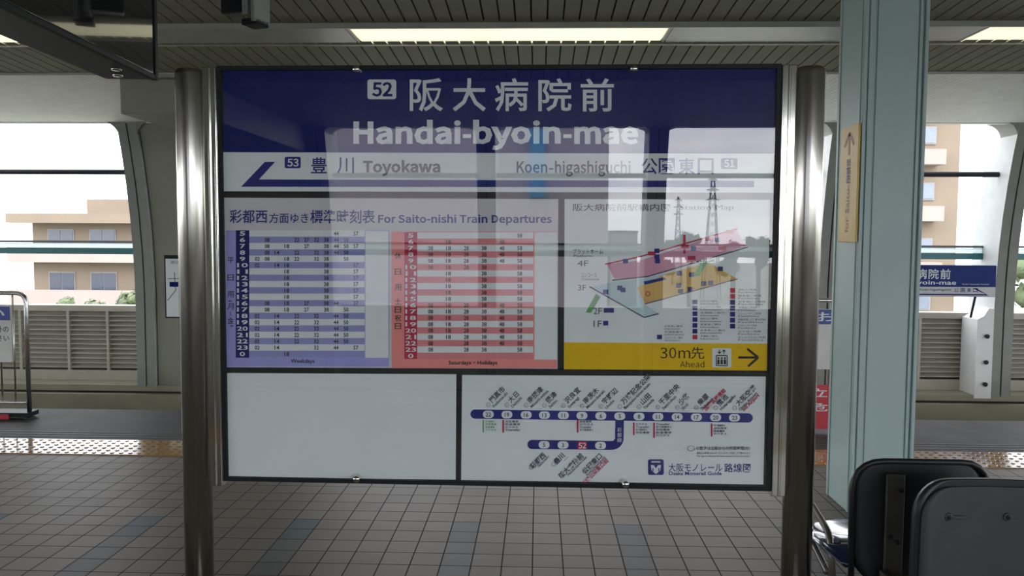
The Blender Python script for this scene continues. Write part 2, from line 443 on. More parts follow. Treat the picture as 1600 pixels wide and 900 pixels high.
# white casing with bolts at the foot of the right-hand column
bm = NB()
prism(bm, [(5.72, -0.46), (5.93, -0.46), (5.93, 0.72), (5.86, 0.72), (5.80, 0.62), (5.72, 0.58)], lambda a, b, d: (a, d, b), 10.48, 10.86, 0)
for z in (0.36, 0.02, -0.27): lathe(bm, [(0.025, 10.475), (0.03, 10.45), (0.015, 10.44)], 10, (5.84, 0, z), 1, 'Y')
struct('trim_6', bm, [M_WHITE, M_RAILG])

# ---- channel of the ceiling lights
LX = [-10.53, -5.97, -1.41, 3.15, 7.71]
bm = NB()
for yc, in ((6.0,), (YC - 3.6,)):
    za = zc(yc) - 0.012
    edges = [XA] + [v for x in LX for v in (x, x + 2.36)] + [XB]
    for a, b in zip(edges[::2], edges[1::2]): box(bm, a, b, yc - 0.24, yc + 0.24, za, za + 0.10, 0, 0.008)
    for q in (-0.26, 0.24): box(bm, XA, XB, yc + q, yc + q + 0.02, za - 0.012, za + 0.1, 0)
struct('trim_7', bm, mat('light_channel', (0.34, 0.35, 0.31), 0.35))

# ================================================================== THINGS
# ---- fluorescent ceiling lights
M_LAMP = mat('lit_lamp_cover', (0.8, 0.8, 0.7), 0.4, emit=(1.0, 0.94, 0.62, 1.05))
M_CAP = mat('lamp_cap', (0.4, 0.4, 0.34), 0.4)
lamp0 = None
for yc, row in ((6.0, 'front'),):
    for i, x in enumerate(LX):
        if abs(x) > 7 : continue
        if row == 'front':
            lab = {1: 'lit fluorescent strip light above the hanging display board', 2: 'lit fluorescent strip light on the ceiling above the station name sign',
                   3: 'lit fluorescent strip light to the right of the pale green pillar'}[i]
        else:
            lab = 'lit fluorescent strip light over the far side of the platform behind the viewer'
        loc = (x + 1.18, yc, zc(yc) - 0.012)
        if lamp0 is None:
            lamp0 = thing('ceiling_light', lab, 'ceiling light', loc, 0, 'fluorescent strip lights')
            bm = NB(); box(bm, -1.15, 1.15, -0.238, 0.238, 0.002, 0.09, 0, 0.01); link_mesh('lamp_cover', bm, M_LAMP, lamp0)
            for sx in (-1, 1):
                bm = NB(); box(bm, min(sx * 1.15, sx * 1.18), max(sx * 1.15, sx * 1.18), -0.238, 0.238, 0.0, 0.095, 0, 0.008)
                link_mesh('end_cap', bm, M_CAP, lamp0)
        else:
            dup(lamp0, loc, 0, lab, 'fluorescent strip lights')

# ---- station name sign ------------------------------------------------------------------
sign = thing('station_sign', 'large glazed station name sign with timetables between two steel posts', 'sign', (-0.145, 2.6, 0), -0.0105)
HW, ZB, ZT = 0.911, 0.773, 2.152
for sx in (-1, 1):
    bm = NB()
    lathe(bm, [(0.048, 0), (0.048, 2.125), (0.0455, 2.135), (0.040, 2.141), (0.02, 2.144)], 40, (sx * 1.003, 0.0, 0))
    post = link_mesh('post', bm, M_STEEL, sign)
    bm = NB()
    lathe(bm, [(0.085, 0.0), (0.085, 0.010), (0.06, 0.018)], 32, (sx * 1.003, 0.0, 0)); link_mesh('base_flange', bm, M_STEELD, post)
    bm = NB()
    a, b = sorted((sx * (HW + 0.001), sx * 0.962))
    box(bm, a, b, -0.012, 0.03, 0.755, 2.150, 0, 0.003)
    m_ = (a + b) / 2
    box(bm, m_ - 0.004, m_ + 0.004, -0.017, -0.01, 0.757, 2.148, 0, 0.002)
    box(bm, sx * (HW + 0.006) - 0.004, sx * (HW + 0.006) + 0.004, -0.017, -0.01, 0.757, 2.148, 0, 0.002)
    link_mesh('side_strip', bm, M_STEELD, sign)
bm = NB(); box(bm, -HW, HW, 0.0, 0.05, ZB, ZT, 0, 0.003); link_mesh('back_board', bm, M_FRAME, sign)
bm = NB()
FT = 0.014
box(bm, -HW, HW, -0.012, 0.0, ZT - FT, ZT, 0); box(bm, -HW, HW, -0.012, 0.0, ZB, ZB + FT, 0)
box(bm, -HW, -HW + FT, -0.012, 0.0, ZB + FT, ZT - FT, 0); box(bm, HW - FT, HW, -0.012, 0.0, ZB + FT, ZT - FT, 0)
link_mesh('frame', bm, M_FRAME, sign)
bm = NB(); box(bm, -HW + FT + 0.001, HW - FT - 0.001, -0.010, -0.007, ZB + FT + 0.001, ZT - FT - 0.001, 0); link_mesh('cover_pane', bm, M_PANE, sign)

# layout grid of the artwork (1600-wide layout units) -> metres on the board
def homography(src, dst):
    A = []
    for (x, y), (u, v) in zip(src, dst):
        A.append([x, y, 1, 0, 0, 0, -u * x, -u * y, u]); A.append([0, 0, 0, x, y, 1, -v * x, -v * y, v])
    n = 8
    for i in range(n):
        p = max(range(i, n), key=lambda r: abs(A[r][i])); A[i], A[p] = A[p], A[i]
        for r in range(n):
            if r != i:
                f = A[r][i] / A[i][i]; A[r] = [a - f * b for a, b in zip(A[r], A[i])]
    h = [A[i][8] / A[i][i] for i in range(n)]
    return lambda x, y: ((h[0] * x + h[1] * y + h[2]) / (h[6] * x + h[7] * y + 1), (h[3] * x + h[4] * y + h[5]) / (h[6] * x + h[7] * y + 1))
HM = homography([(340, 104), (1220, 100), (1200, 766), (353, 750)], [(-HW, ZT), (HW, ZT), (HW - 0.004, ZB), (-HW + 0.002, ZB)])
def S(x, y, lay):
    u, v = HM(x, y); return (u, -0.0002 - lay * 0.0007, v)
V_WHITE = mat('print_white', (0.70, 0.78, 0.79), 0.45, spec=0.08, vary=0.02)
V_GREY = mat('print_grey', (0.60, 0.61, 0.64), 0.45, spec=0.08, vary=0.02)
V_NAVY = mat('print_navy', (0.006, 0.013, 0.13), 0.45, spec=0.08, vary=0.03)
V_BLUE = mat('print_blue', (0.020, 0.030, 0.20), 0.45, spec=0.08, vary=0.03)
V_LAV = mat('print_lavender', (0.33, 0.35, 0.70), 0.45, spec=0.08, vary=0.02)
V_LAVROW = mat('print_lavender_row', (0.29, 0.32, 0.60), 0.45, spec=0.08, vary=0.02)
V_RED = mat('print_crimson', (0.48, 0.03, 0.08), 0.45, spec=0.08, vary=0.02)
V_PINK = mat('print_salmon', (0.80, 0.29, 0.27), 0.45, spec=0.08, vary=0.02)
V_PINKROW = mat('print_salmon_row', (0.68, 0.25, 0.27), 0.45, spec=0.08, vary=0.02)
V_YEL = mat('print_yellow', (0.72, 0.49, 0.008), 0.45, spec=0.08, vary=0.03)
V_BLACK = mat('print_black', (0.03, 0.03, 0.035), 0.45, spec=0.08, vary=0.02)
V_TXT = mat('print_slate', (0.08, 0.085, 0.13), 0.45, spec=0.08, vary=0.02)
V_FAINT = mat('print_faint_grey', (0.32, 0.34, 0.36), 0.45, spec=0.08, vary=0.02)
V_GREEN = mat('print_green', (0.10, 0.34, 0.12), 0.45, spec=0.08, vary=0.02)
V_MAGENTA = mat('print_pink', (0.64, 0.33, 0.45), 0.45, spec=0.08, vary=0.02)
V_ORANGE = mat('print_orange', (0.66, 0.45, 0.15), 0.45, spec=0.08, vary=0.02)
V_CYAN = mat('print_pale_cyan', (0.47, 0.64, 0.67), 0.45, spec=0.08, vary=0.02)
def art(layer=1): return Art(S, layer)

# name panel
a = art(0); a.poly([(349, 108), (349, 298), (1216, 301), (1218, 104)]); a.layer = 0
name_panel = a.done('name_panel', V_NAVY, sign)
a = art(1); a.poly([(349, 238), (350, 299), (1214, 301), (1215.5, 240)]); a.done('neighbour_strip', V_WHITE, name_panel)
a = art(1); a.rect(574, 124, 619, 155, 4)
for ch, x in zip('阪大病院前', (640, 707, 773, 841, 907)): a.text(ch, x, 122, x + 52, 174, 0.014)
for w_, xa, xb, ya, yb_ in (('Handai', 552, 720, 187, 225.5), ('byoin', 739, 876, 187, 234.5), ('mae', 897, 997, 197, 225.5)): a.text(w_, xa, ya, xb, yb_, 0.04)
for xa in (723, 880): a.rect(xa, 209.5, xa + 13, 215.5)
a.done('station_name_lettering', V_WHITE, name_panel)
a = art(2); a.text('52', 581, 128, 613, 151, 0.03)
a.done('number_lettering', V_NAVY, name_panel)
a = art(2); a.poly([(377, 292), (414, 253), (430, 253), (405, 280.5), (1178, 282.5), (1178, 292.5)]); a.rect(445, 245, 470, 263, 2.5)
a.text('豊', 486, 246, 511, 271, 0.012); a.text('川', 527, 246, 553, 271, 0.004)
for ch, x in zip('公園東口', (1002, 1029, 1060, 1090)): a.text(ch, x, 247, x + 25, 272, 0.012)
a.rect(1126, 247, 1152, 264, 2.5)
a.done('neighbour_lettering', V_BLUE, name_panel)
V_MID = mat('print_mid_grey', (0.16, 0.16, 0.19), 0.45, spec=0.08)
a = art(2); a.text('Toyokawa', 567, 250, 688, 275, 0.035); a.done('roman_lettering', V_MID, name_panel)
a = art(2); a.text('Koen', 807, 252, 855, 270.5, 0.02); a.rect(857.5, 262.5, 864, 265); a.text('higashiguchi', 867, 251, 985, 276, 0.02); a.done('roman_lettering', V_MID, name_panel)
a = art(3); a.text('53', 449, 248, 467, 260.5, 0.02); a.done('neighbour_number_lettering', V_WHITE, name_panel)
a = art(3); a.text('51', 1131, 249.5, 1147, 261.5, 0.02)
a.done('neighbour_number_lettering', V_WHITE, name_panel)

# timetable panel
a = art(0); a.poly([(350, 309), (352, 574), (871, 576.5), (872, 311)]); tt = a.done('timetable_panel', V_GREY, sign)
a = art(2)
a.text('彩都西', 359, 328, 418, 349, 0.012); a.text('方面ゆき', 421, 333, 482, 349, 0.008); a.text('標準時刻表', 485, 328, 586, 349.5, 0.012)
a.text('For Saito-nishi Train Departures', 591, 335, 862, 352, 0.025)
a.done('title_lettering', V_BLUE, tt)
a = art(1); a.rect(353, 360, 608, 573); a.done('weekday_field', V_LAV, tt)
a = art(1); a.rect(612, 362, 870, 575.5); a.done('holiday_field', V_PINK, tt)
a = art(2); a.rect(571, 361, 607, 559)
for i in range(20):
    if i % 2 == 0: a.rect(390, 360 + 9.9 * i, 570, 369.9 + 9.9 * i)
a.rect(835, 363, 870, 562)
for i in range(20):
    if i % 2 == 0: a.rect(652, 363 + 9.9 * i, 833, 372.9 + 9.9 * i)
a.done('white_rows', V_WHITE, tt)
a = art(2)
for i in range(1, 20, 2): a.rect(390, 360 + 9.9 * i, 570, 369.9 + 9.9 * i)
a.done('weekday_rows', V_LAVROW, tt)
a = art(2)
for i in range(1, 20, 2): a.rect(652, 363 + 9.9 * i, 833, 372.9 + 9.9 * i)
a.done('holiday_rows', V_PINKROW, tt)
a = art(2); a.rect(369, 360, 390, 559); a.done('weekday_hour_column', V_NAVY, tt)
a = art(2); a.rect(632, 363, 652, 561); a.done('holiday_hour_column', V_RED, tt)
hours = [str(h) for h in list(range(5, 24)) + [0]]
a = art(3); a2 = art(3)
for i, h in enumerate(hours):
    w = 4.2 * len(h)
    a.text(h, 379.5 - w, 361.7 + 9.9 * i, 379.5 + w, 368.5 + 9.9 * i, 0.02); a2.text(h, 642 - w, 364.7 + 9.9 * i, 642 + w, 371.5 + 9.9 * i, 0.02)
a.done('hour_lettering', V_WHITE, tt); a2.done('hour_lettering', V_WHITE, tt)
mins = ['02', '08', '14', '18', '22', '27', '32', '38', '44', '50', '57']
wk = [(8, 10), (1, 4, 5, 6, 7, 8, 9), (1, 3, 5, 7, 8, 9, 10), (1, 2, 4, 6, 7, 8, 9), (0, 1, 3, 4, 6, 7, 9), (0, 2, 3, 7, 10)] + [(3, 7, 10)] * 5 + \
     [(1, 3, 5, 7, 8, 10), (1, 3, 5, 7, 9)] + [(0, 2, 4, 6, 8, 9)] * 5 + [(0, 2, 6, 8, 10), (3,)]
hd = [(5,), (1, 4), (0, 1, 2, 3, 4, 5), (0, 1, 2, 3, 4, 5), (0, 1, 2, 3, 4, 5), (0, 1, 2, 3, 5)] + [(1, 3, 5)] * 5 + [(0, 1, 2, 3, 4, 5)] * 6 + [(0, 2, 3, 4, 5), (0, 2, 3, 5), ()]
a = art(3)
for i, row in enumerate(wk):
    for c in row:
        x = 402.5 + 15.4 * c; a.text(mins[c], x - 3.8, 361.9 + 9.9 * i, x + 3.8, 368.4 + 9.9 * i, 0.02)
a2 = art(3)
for i, row in enumerate(hd):
    for c in row:
        x = 673 + 27.8 * c; a2.text(('08', '18', '28', '38', '48', '58')[c], x - 3.8, 364.9 + 9.9 * i, x + 3.8, 371.4 + 9.9 * i, 0.02)
for ch, y in zip('平日用', (402, 429, 455)): a.text(ch, 356, y, 366, y + 10, 0.01)
a.text('(', 357, 469, 366, 472); a.text('月', 356, 474, 366, 484, 0.01); a.text('|', 360.5, 487, 361.5, 493); a.text('金', 356, 496, 366, 506, 0.01); a.text(')', 357, 508, 366, 511)
for ch, y in zip('休日用', (395, 420, 444)): a2.text(ch, 617, y, 627, y + 10, 0.01)
for ch, y in zip('土日祝日', (466, 479, 492, 505)): a2.text(ch, 617, y, 627, y + 10, 0.01)
a.text('Weekdays', 455, 561, 492, 569, 0.02); a2.text('Saturdays・Holidays', 701, 563.5, 777, 571.5, 0.02)
a.done('minute_lettering', V_BLACK, tt); a2.done('minute_lettering', V_BLACK, tt)

# station map panel
a = art(0); a.poly([(882, 311), (881, 577), (1197.5, 579), (1203, 312)]); mp = a.done('station_map_panel', V_WHITE, sign)
a = art(1); a.poly([(1000, 407), (948, 413), (960, 436), (1010, 432), (1166, 385), (1150, 358)]); a.done('platform_plan', V_MAGENTA, mp)
a = art(1); a.poly([(995, 449), (1044, 427), (1106, 410), (1152, 436), (1007, 475)]); a.done('concourse_plan', V_ORANGE, mp)
a = art(1); a.poly([(923, 449), (960, 440), (1000, 436), (1044, 426.8), (994, 449), (1006, 475), (1028, 489), (1006, 496)]); a.done('paid_area_plan', V_CYAN, mp)
a = art(2)
a.line([(945, 413), (1000, 401), (1152, 357)], 2.2); a.done('red_edge_line', V_RED, mp)
a = art(2)
a.line([(956, 438), (1012, 432), (1168, 386)], 2); a.line([(921, 448), (1006, 496), (1029, 490)], 2); a.line([(1007, 475), (1152, 436)], 1.6)
a.text('阪大病院前駅構内図', 895, 318, 1047, 330, 0.008); a.text('Station Map', 1062, 320, 1146, 330)
a.text('プラットホーム', 895, 389, 942, 397, 0.01); a.text('Platform', 896, 398, 925, 402); a.text('4F', 902, 407, 919, 416); a.text('コンコース', 908, 427, 932, 433); a.text('Concourse', 909, 434, 936, 438)
a.text('3F', 903, 445, 915, 454); a.text('2F', 927, 481, 940, 491); a.text('1F', 927, 501, 940, 511)
a.done('map_lettering', V_TXT, mp)
a = art(2); a.poly([(915, 488), (931, 459), (938, 464), (923, 489)]); a.done('stair_mark', V_GREEN, mp); a = art(2); a.poly([(1083, 432), (1095, 408), (1118, 405), (1112, 409), (1104, 411), (1092, 431)]); a.done('stair_mark', V_GREEN, mp)
icons = [(1026, 392), (1026, 401), (1027, 408), (977, 408), (1061, 427), (1080, 429), (1060, 446), (1063, 455), (1078, 452), (1099, 443), (1110, 442), (1125, 420), (946, 456), (968, 450), (973, 453), (1120, 375), (1083, 388), (947, 485), (955, 485), (946, 505)]
def spot(name, m, parent, *r):
    a = art(3); a.rect(*r); a.done(name, m, parent)
for x, y in icons: spot('map_icon', V_BLUE, mp, x - 4, y - 3.6, x + 4, y + 3.6, 1)
a = art(3); a.poly([(1005, 440), (1038, 433), (1040, 437), (1007, 445)]); a.done('gate_mark', V_BLUE, mp)
for i in range(7): spot('legend_icon', V_RED if i == 6 else V_BLUE, mp, 1081.5, 468.5 + 9.1 * i, 1089, 475.5 + 9.1 * i)
for i in range(7): spot('legend_icon', V_RED if i < 2 else V_BLUE, mp, 1140, 450 + 9.3 * i, 1148, 457.5 + 9.3 * i)
spot('legend_icon', V_BLUE, mp, 1026, 523, 1034, 530)
for x, y in ((1018, 396), (1108, 373.5), (1070, 385), (1080, 403), (1128, 388), (1140, 362)): spot('map_icon', V_RED, mp, x - 6, y - 3, x + 6, y + 3)
spot('you_are_here_mark', V_RED, mp, 1067, 367, 1071, 396)
a = art(3); a.ring(1012, 459, 4, 4, 1.2); a.done('ring_mark', V_RED, mp)
a = art(2)
leg = ['のりば', 'きっぷうりば', '定期券', '改札口', '駅長室', 'お手洗い', '多機能', 'エレベーター', '階段', 'エスカレーター']
for i in range(7): a.text(leg[i] + 'ご案内', 1094, 469 + 9.1 * i, 1094 + 26 + 6 * (i % 3), 472.2 + 9.1 * i); a.text('Information', 1094, 473.3 + 9.1 * i, 1122 + 5 * (i % 2), 476 + 9.1 * i)
a.done('legend_lettering', V_TXT, mp); a = art(2)
for i in range(9): a.text(leg[(i + 3) % 10] + 'ご利用', 1153, 451 + 9.3 * i, 1153 + 28 + 7 * (i % 3), 454.5 + 9.3 * i); a.text('Facilities', 1153, 455.5 + 9.3 * i, 1180 + 6 * (i % 3), 458 + 9.3 * i)
a.done('legend_lettering', V_TXT, mp); a = art(2)
for i in range(3): a.text(leg[i + 5] + '案内', 1038, 508 + 9 * i, 1066, 511.4 + 9 * i); a.text('Information', 1038, 512.4 + 9 * i, 1062 + 6 * (i % 2), 515 + 9 * i)
a.done('legend_lettering', V_TXT, mp)
a = art(1); a.poly([(881, 535), (881, 577), (1197.5, 579), (1198.3, 537)]); band = a.done('exit_band', V_YEL, mp)
a = art(2)
a.text('30m', 1031, 543, 1078, 560, 0.0); a.text('先', 1079, 542, 1100, 561, 0.0); a.text('Ahead', 1062, 564, 1100, 574)
a.done('exit_lettering', V_BLACK, mp); a = art(2)
a.line([(1153, 558.5), (1183, 558.5)], 3.6); a.line([(1167, 545), (1184, 558.7), (1168, 572.5)], 3.6)
a.done('exit_arrow', V_BLACK, mp)
a = art(2); a.rect(1112, 544, 1142, 574, 2); a.done('lift_pictogram', V_WHITE, mp)
a = art(3)
a.line([(1118.5, 571), (1118.5, 555.5), (1135.5, 555.5), (1135.5, 571.5), (1118.5, 571)], 1.5)
for x in (1122, 1127, 1132): a.ell(x, 559.5, 1.6, 1.6, 10); a.rect(x - 1.8, 561.5, x + 1.8, 569)
a.line([(1123.5, 546), (1123.5, 552)], 1.4); a.line([(1121, 549.5), (1123.5, 552.5), (1126, 549.5)], 1.4)
a.line([(1130.5, 553), (1130.5, 547)], 1.4); a.line([(1128, 549.5), (1130.5, 546.5), (1133, 549.5)], 1.4)
a.done('lift_figures', V_BLACK, mp)

# blank panel and route map panel
a = art(0); a.poly([(355, 583), (356, 746), (712, 749.5), (713, 585)]); a.done('blank_panel', V_WHITE, sign)
a = art(0); a.poly([(722, 586), (720.5, 750), (1192, 757), (1196, 588.5)]); rp = a.done('route_map_panel', V_WHITE, sign)
def yl(x): return 647 + (x - 735) * 6.0 / 441
def yb(x): return 694.5 + (x - 824) * 2.0 / 150
a = art(1)
cap = [(735 + 7.2 - 7.2 * math.sin(t), 647 - 7.2 * math.cos(t)) for t in [PI * k / 8 for k in range(9)]]
capr = [(1168.5 + 7.2 * math.sin(t), 653 + 7.2 * math.cos(t)) for t in [PI * k / 8 for k in range(9)]]
a.poly(cap + capr)
capb = [(831 - 7.2 * math.sin(t), 694.5 - 7.2 * math.cos(t)) for t in [PI * k / 8 for k in range(9)]]
cur = [(955 + 19 * math.sin(t), 685 + 18 * math.cos(t)) for t in [PI / 2 * k / 6 for k in range(7)]]
a.poly(capb + cur + [(974.5, 655), (961, 655), (960.5, 685), (958, 688.5), (955, 689)])
a.rect(1012, 717.5, 1036.5, 742, 3)
a.text('大阪モノレール', 1044, 724, 1128, 737, 0.006); a.text('路線図', 1131, 724, 1172, 738, 0.012); a.text('Osaka Monorail Guide', 1044, 736.5, 1127, 742.5, 0.02)
a.done('route_line', V_BLUE, rp)
main = [('門真市', 'Kadoma-shi', 763), ('大日', 'Dainichi', 792), ('南摂津', 'Minami-settsu', 822), ('摂津', 'Settsu', 850.5), ('沢良宜', 'Sawaragi', 880), ('南茨木', 'Minami-ibaraki', 909), ('宇野辺', 'Unobe', 938.5),
        ('万博記念公園', 'Bampaku-kinen-koen', 968), ('山田', 'Yamada', 998), ('千里中央', 'Senri-chuo', 1027.5), ('少路', 'Shoji', 1057.5), ('柴原', 'Shibahara', 1087.5), ('蛍池', 'Hotarugaike', 1117.5), ('大阪空港', 'Osaka Airport', 1147)]
tmin = [22, 19, 16, 13, 11, 9, 6, 5, 8, 11, 14, 17, 20, 23]
def oval(x, y):
    o = art(2); o.rect(x - 8.5, y - 5.8, x + 8.5, y + 5.8, 5.5); o.done('station_oval', V_WHITE, rp)
wht = art(2); blk = art(3); num = art(3); red = art(3)
for i, (k, r, x) in enumerate(main):
    y = yl(x); oval(x, y)
    blk.label(str(tmin[i]), x, y + 3.2, 9, 0, 0.5, 0.02)
    num.ring(x, y - 15, 3.6, 3.6, 0.9, 12); num.label(str(24 - i), x, y - 13, 5, 45, 0.5)
    L_ = 1.02
    blk.label(k, x + 6, y - 18, 10 * L_, 45, 0.0, 0.02); blk.label(r, x + 9, y - 10.5, 6.6, 45, 0.0, 0.02)
    if i in (11, 13): red.label('国際会議場前' if i == 11 else 'Intl Airport', x + 15, y - 10, 7.5, 45, 0, 0.02)
for i, (k, r, x) in enumerate([('彩都西', 'Saito-nishi', 850), ('豊川', 'Toyokawa', 879.5), ('阪大病院前', 'Handai-byoin-mae', 909), ('公園東口', 'Koen-higashiguchi', 938)]):
    y = yb(x)
    if i != 2: oval(x, y); blk.label(str((5, 3, 0, 2)[i]), x, y + 3.2, 9, 0, 0.5, 0.02)
    blk.label(k, x + 3, y + 17, 10.0, 45, 1.0, 0.03); blk.label(r, x + 8, y + 19, 5.6, 45, 1.0, 0.02)
    n = (26, 20, 38, 31)[i]; num.ring(x - n * 0.9 + 3, y + n * 0.9 + 12, 3.6, 3.6, 0.9, 12); num.label(str(54 - i), x - n * 0.9 + 3, y + n * 0.9 + 14, 5, 45, 0.5)
    if i == 3: red.label('万博公園東口前', x + 13, y + 24, 8, 45, 1.0, 0.02)
spot('this_station_mark', V_RED, rp, 902, 689.8, 917, 702.2, 2)
notes = [(754, 773, 666, V_GREEN), (785, 810, 666, V_RED), (901, 924, 666, V_RED), (988.5, 1011, 670, V_RED), (1020, 1046, 670, V_RED), (1110, 1132, 672, V_RED)]
gre = art(2)
for j, (x0, x1, y0, c_) in enumerate(notes):
    tgt = gre if c_ is V_GREEN else red
    yy = y0 - 10; n = 5 if j == 4 else 4
    tgt.rect(x0, yy, x0 + (2.6 if j else 2), yy + n * 4.2 + 3)
    for q in range(n): (gre if j == 0 else blk).text(('地下鉄乗換え', '京阪電車', '阪急電車', 'のりかえ', 'Transfer')[(q + j) % 5], x0 + 4.5, yy + 0.8 + q * 4.4, x1 + 3 * (q % 2), yy + 4.2 + q * 4.4, 0.02)
blk.text('の数字は当駅からの所要時間(分)', 1087, 697, 1171, 704, 0.015); blk.text('乗換えの時間は含まれておりません 列車により異なります', 1088, 706, 1171, 709.5, 0.01); blk.text('The figure indicates the time required from this station', 1088, 711, 1171, 714.5, 0.01)
num.ring(1079, 700.5, 6, 4.6, 1.0)
w5 = art(4); w5.text('52', 903.5, 691.5, 915.5, 700.5, 0.02)
w5.done('this_station_lettering', V_WHITE, rp); w5 = art(3)
for ch, y in zip('彩都線', (668, 676, 684)): w5.text(ch, 964, y, 971, y + 7)
w5.done('branch_lettering', V_WHITE, rp)
# emblem: front of a monorail car
wht.rect(1017, 720.5, 1031.5, 722.5, 0.8); wht.poly([(1016.3, 726.5), (1032.3, 726.5), (1031, 735), (1024.3, 740.5), (1017.6, 735)])
a = art(4); a.poly([(1020.8, 726), (1027.8, 726), (1024.3, 731.5)]); a.rect(1018.8, 731, 1020.4, 736.2); a.rect(1028.2, 731, 1029.8, 736.2); a.done('emblem_lines', V_BLUE, rp)
wht.done('emblem_mark', V_WHITE, rp); blk.done('station_lettering', V_TXT, rp); num.done('number_lettering', V_FAINT, rp); gre.done('transfer_note', V_GREEN, rp); red.done('red_lettering', V_RED, rp)
# ball-headed bolts
for x, y in ((559, 109), (989, 108), (560, 747), (976, 755)):
    u, v = HM(x, y); bm = NB()
    v += 0.004 if v < 1 else -0.002
    lathe(bm, [(0.014, 0.0), (0.014, 0.005), (0.0122, 0.009), (0.0122, 0.015), (0.009, 0.020), (0.003, 0.022)][::1], 20, (0, 0, 0), 0, 'Y')
    box(bm, -0.007, 0.007, 0.0205, 0.0222, -0.001, 0.001, 1)
    for vtx in bm.verts: vtx.co.y = -0.0115 - vtx.co.y; vtx.co.x += u; vtx.co.z += v
    bmesh.ops.recalc_face_normals(bm, faces=bm.faces[:])
    link_mesh('bolt', bm, [mat('polished_bolt', (0.75, 0.75, 0.72), 0.2, metal=1.0), M_FRAME], sign)

# ---- pale green pillar ------------------------------------------------------------------
bm = NB()
x0, x1, y0, y1 = 1.825, 2.180, 4.60, 4.99
H = 3.24
box(bm, x0, x1, y0 + 0.02, y1, 0, H, 0, 0.006)
pil = link_mesh('pillar', bm, M_PILLAR); tag(pil, 'pale green steel pillar standing to the right of the station sign', 'pillar')
bm = NB()
for a_, b_, d in ((x0, x0 + 0.018, 0.0), (x0 + 0.030, x0 + 0.062, 0.008), (x0 + 0.075, x0 + 0.30, 0.012), (x1 - 0.048, x1 - 0.030, 0.008), (x1 - 0.02, x1, 0.0)):
    box(bm, a_, b_, y0 + d, y0 + 0.021, 0.002, H - 0.01, 0, 0.003)
for a_, b_ in ((y0 + 0.03, y0 + 0.045), (y1 - 0.05, y1 - 0.03)): box(bm, x0 - 0.006, x0 + 0.001, a_, b_, 0.002, H - 0.01, 0, 0.002)
link_mesh('ribbed_face', bm, M_PILLAR, pil)
# yellow sign on its left side: plane x = const, text turned
yplate = thing('direction_plate', 'narrow yellow plate with an upward arrow on the side of the green pillar', 'sign', (1.806, 4.6, 1.585))
PW, PH = 0.262, 0.675
bm = NB(); box(bm, 0, 0.012, 0.0, PW, 0.0, PH, 0, 0.002); link_mesh('plate', bm, mat('plate_yellow', (0.60, 0.40, 0.06), 0.4), yplate)
def TP(x, y, lay): return (-0.0006 - lay * 0.0006, PW - x, PH - y)      # read from the left side
a = Art(TP); a.line([(PW / 2, 0.17), (PW / 2, 0.045)], 0.022); a.line([(PW / 2 - 0.07, 0.115), (PW / 2, 0.042), (PW / 2 + 0.07, 0.115)], 0.022)
a.label('for Saito-nishi', 0.155, 0.62, 0.075, 90, 0.0, 0.01); a.done('arrow_lettering', mat('plate_red', (0.33, 0.09, 0.03), 0.45), yplate)
a = Art(TP)
for i, ch in enumerate('彩都西'): a.text(ch, 0.10, 0.19 + 0.05 * i, 0.165, 0.235 + 0.05 * i, 0.01)
a.done('kanji_lettering', mat('plate_slate', (0.16, 0.2, 0.3), 0.45), yplate)

# ---- hanging display board (upper left) -------------------------------------------------
hb = thing('hanging_display_board', 'dark hanging display board with glossy side at the upper left', 'display', (-1.64, 3.4, 0), math.radians(3.6))
M_HB = mat('board_housing', (0.010, 0.016, 0.028), 0.5, spec=0.25); M_HG = mat('dark_smoked_glass', (0.012, 0.013, 0.014), 0.03, coat=0.6, spec=0.6)
bm = NB(); box(bm, -0.22, -0.012, -1.5, 0.0, 2.266, 2.80, 0, 0.008); link_mesh('housing', bm, M_HB, hb)
bm = NB(); box(bm, -0.012, 0.0, -1.47, -0.028, 2.285, 2.78, 0, 0.002); link_mesh('glass_face', bm, M_HG, hb)
bm = NB(); box(bm, -0.02, 0.006, -0.026, 0.002, 2.262, 2.80, 0, 0.003); box(bm, -0.02, 0.004, -1.5, -0.026, 2.262, 2.283, 0, 0.003); box(bm, -0.02, 0.004, -1.5, -0.026, 2.782, 2.803, 0, 0.003)
link_mesh('bezel', bm, mat('bezel_black', (0.008, 0.01, 0.012), 0.6, spec=0.2), hb)
for yy in (-1.2, -0.3):
    bm = NB(); tube(bm, [(-0.115, yy, 2.79), (-0.115, yy, 3.27)], 0.02, 10); link_mesh('hanger', bm, M_RAILG, hb)
for yy, xx in ((-0.10, -0.12), (-0.22, -0.07)):
    bm = NB(); lathe(bm, [(0.018, 2.258), (0.022, 2.267)], 12, (xx, yy, 0)); link_mesh('fixing', bm, M_STEELD, hb)

# ---- small hanging monitor --------------------------------------------------------------
mo = thing('hanging_monitor', 'small black hanging monitor in a grey bracket under the ceiling', 'monitor', (-1.33, 3.6, 0), math.radians(-18))
bm = NB(); box(bm, -0.10, 0.03, -0.04, 0.03, 2.595, 2.86, 0, 0.006); link_mesh('housing', bm, mat('monitor_black', (0.006, 0.01, 0.012), 0.3), mo)
bm = NB(); box(bm, 0.032, 0.058, -0.06, 0.05, 2.575, 2.88, 0, 0.004); box(bm, 0.078, 0.10, -0.06, 0.05, 2.545, 2.88, 0, 0.004); box(bm, 0.05, 0.09, 0.02, 0.05, 2.56, 2.88, 0, 0.004)
link_mesh('bracket', bm, mat('bracket_grey', (0.25, 0.26, 0.25), 0.4), mo)
bm = NB(); box(bm, 0.02, 0.10, -0.05, 0.04, 2.535, 2.562, 0, 0.004); link_mesh('hinge', bm, M_FRAME, mo)
bm = NB(); tube(bm, [(0.0, 0.0, 2.85), (0.0, 0.0, 3.27)], 0.022, 10); link_mesh('hanger', bm, M_RAILG, mo)

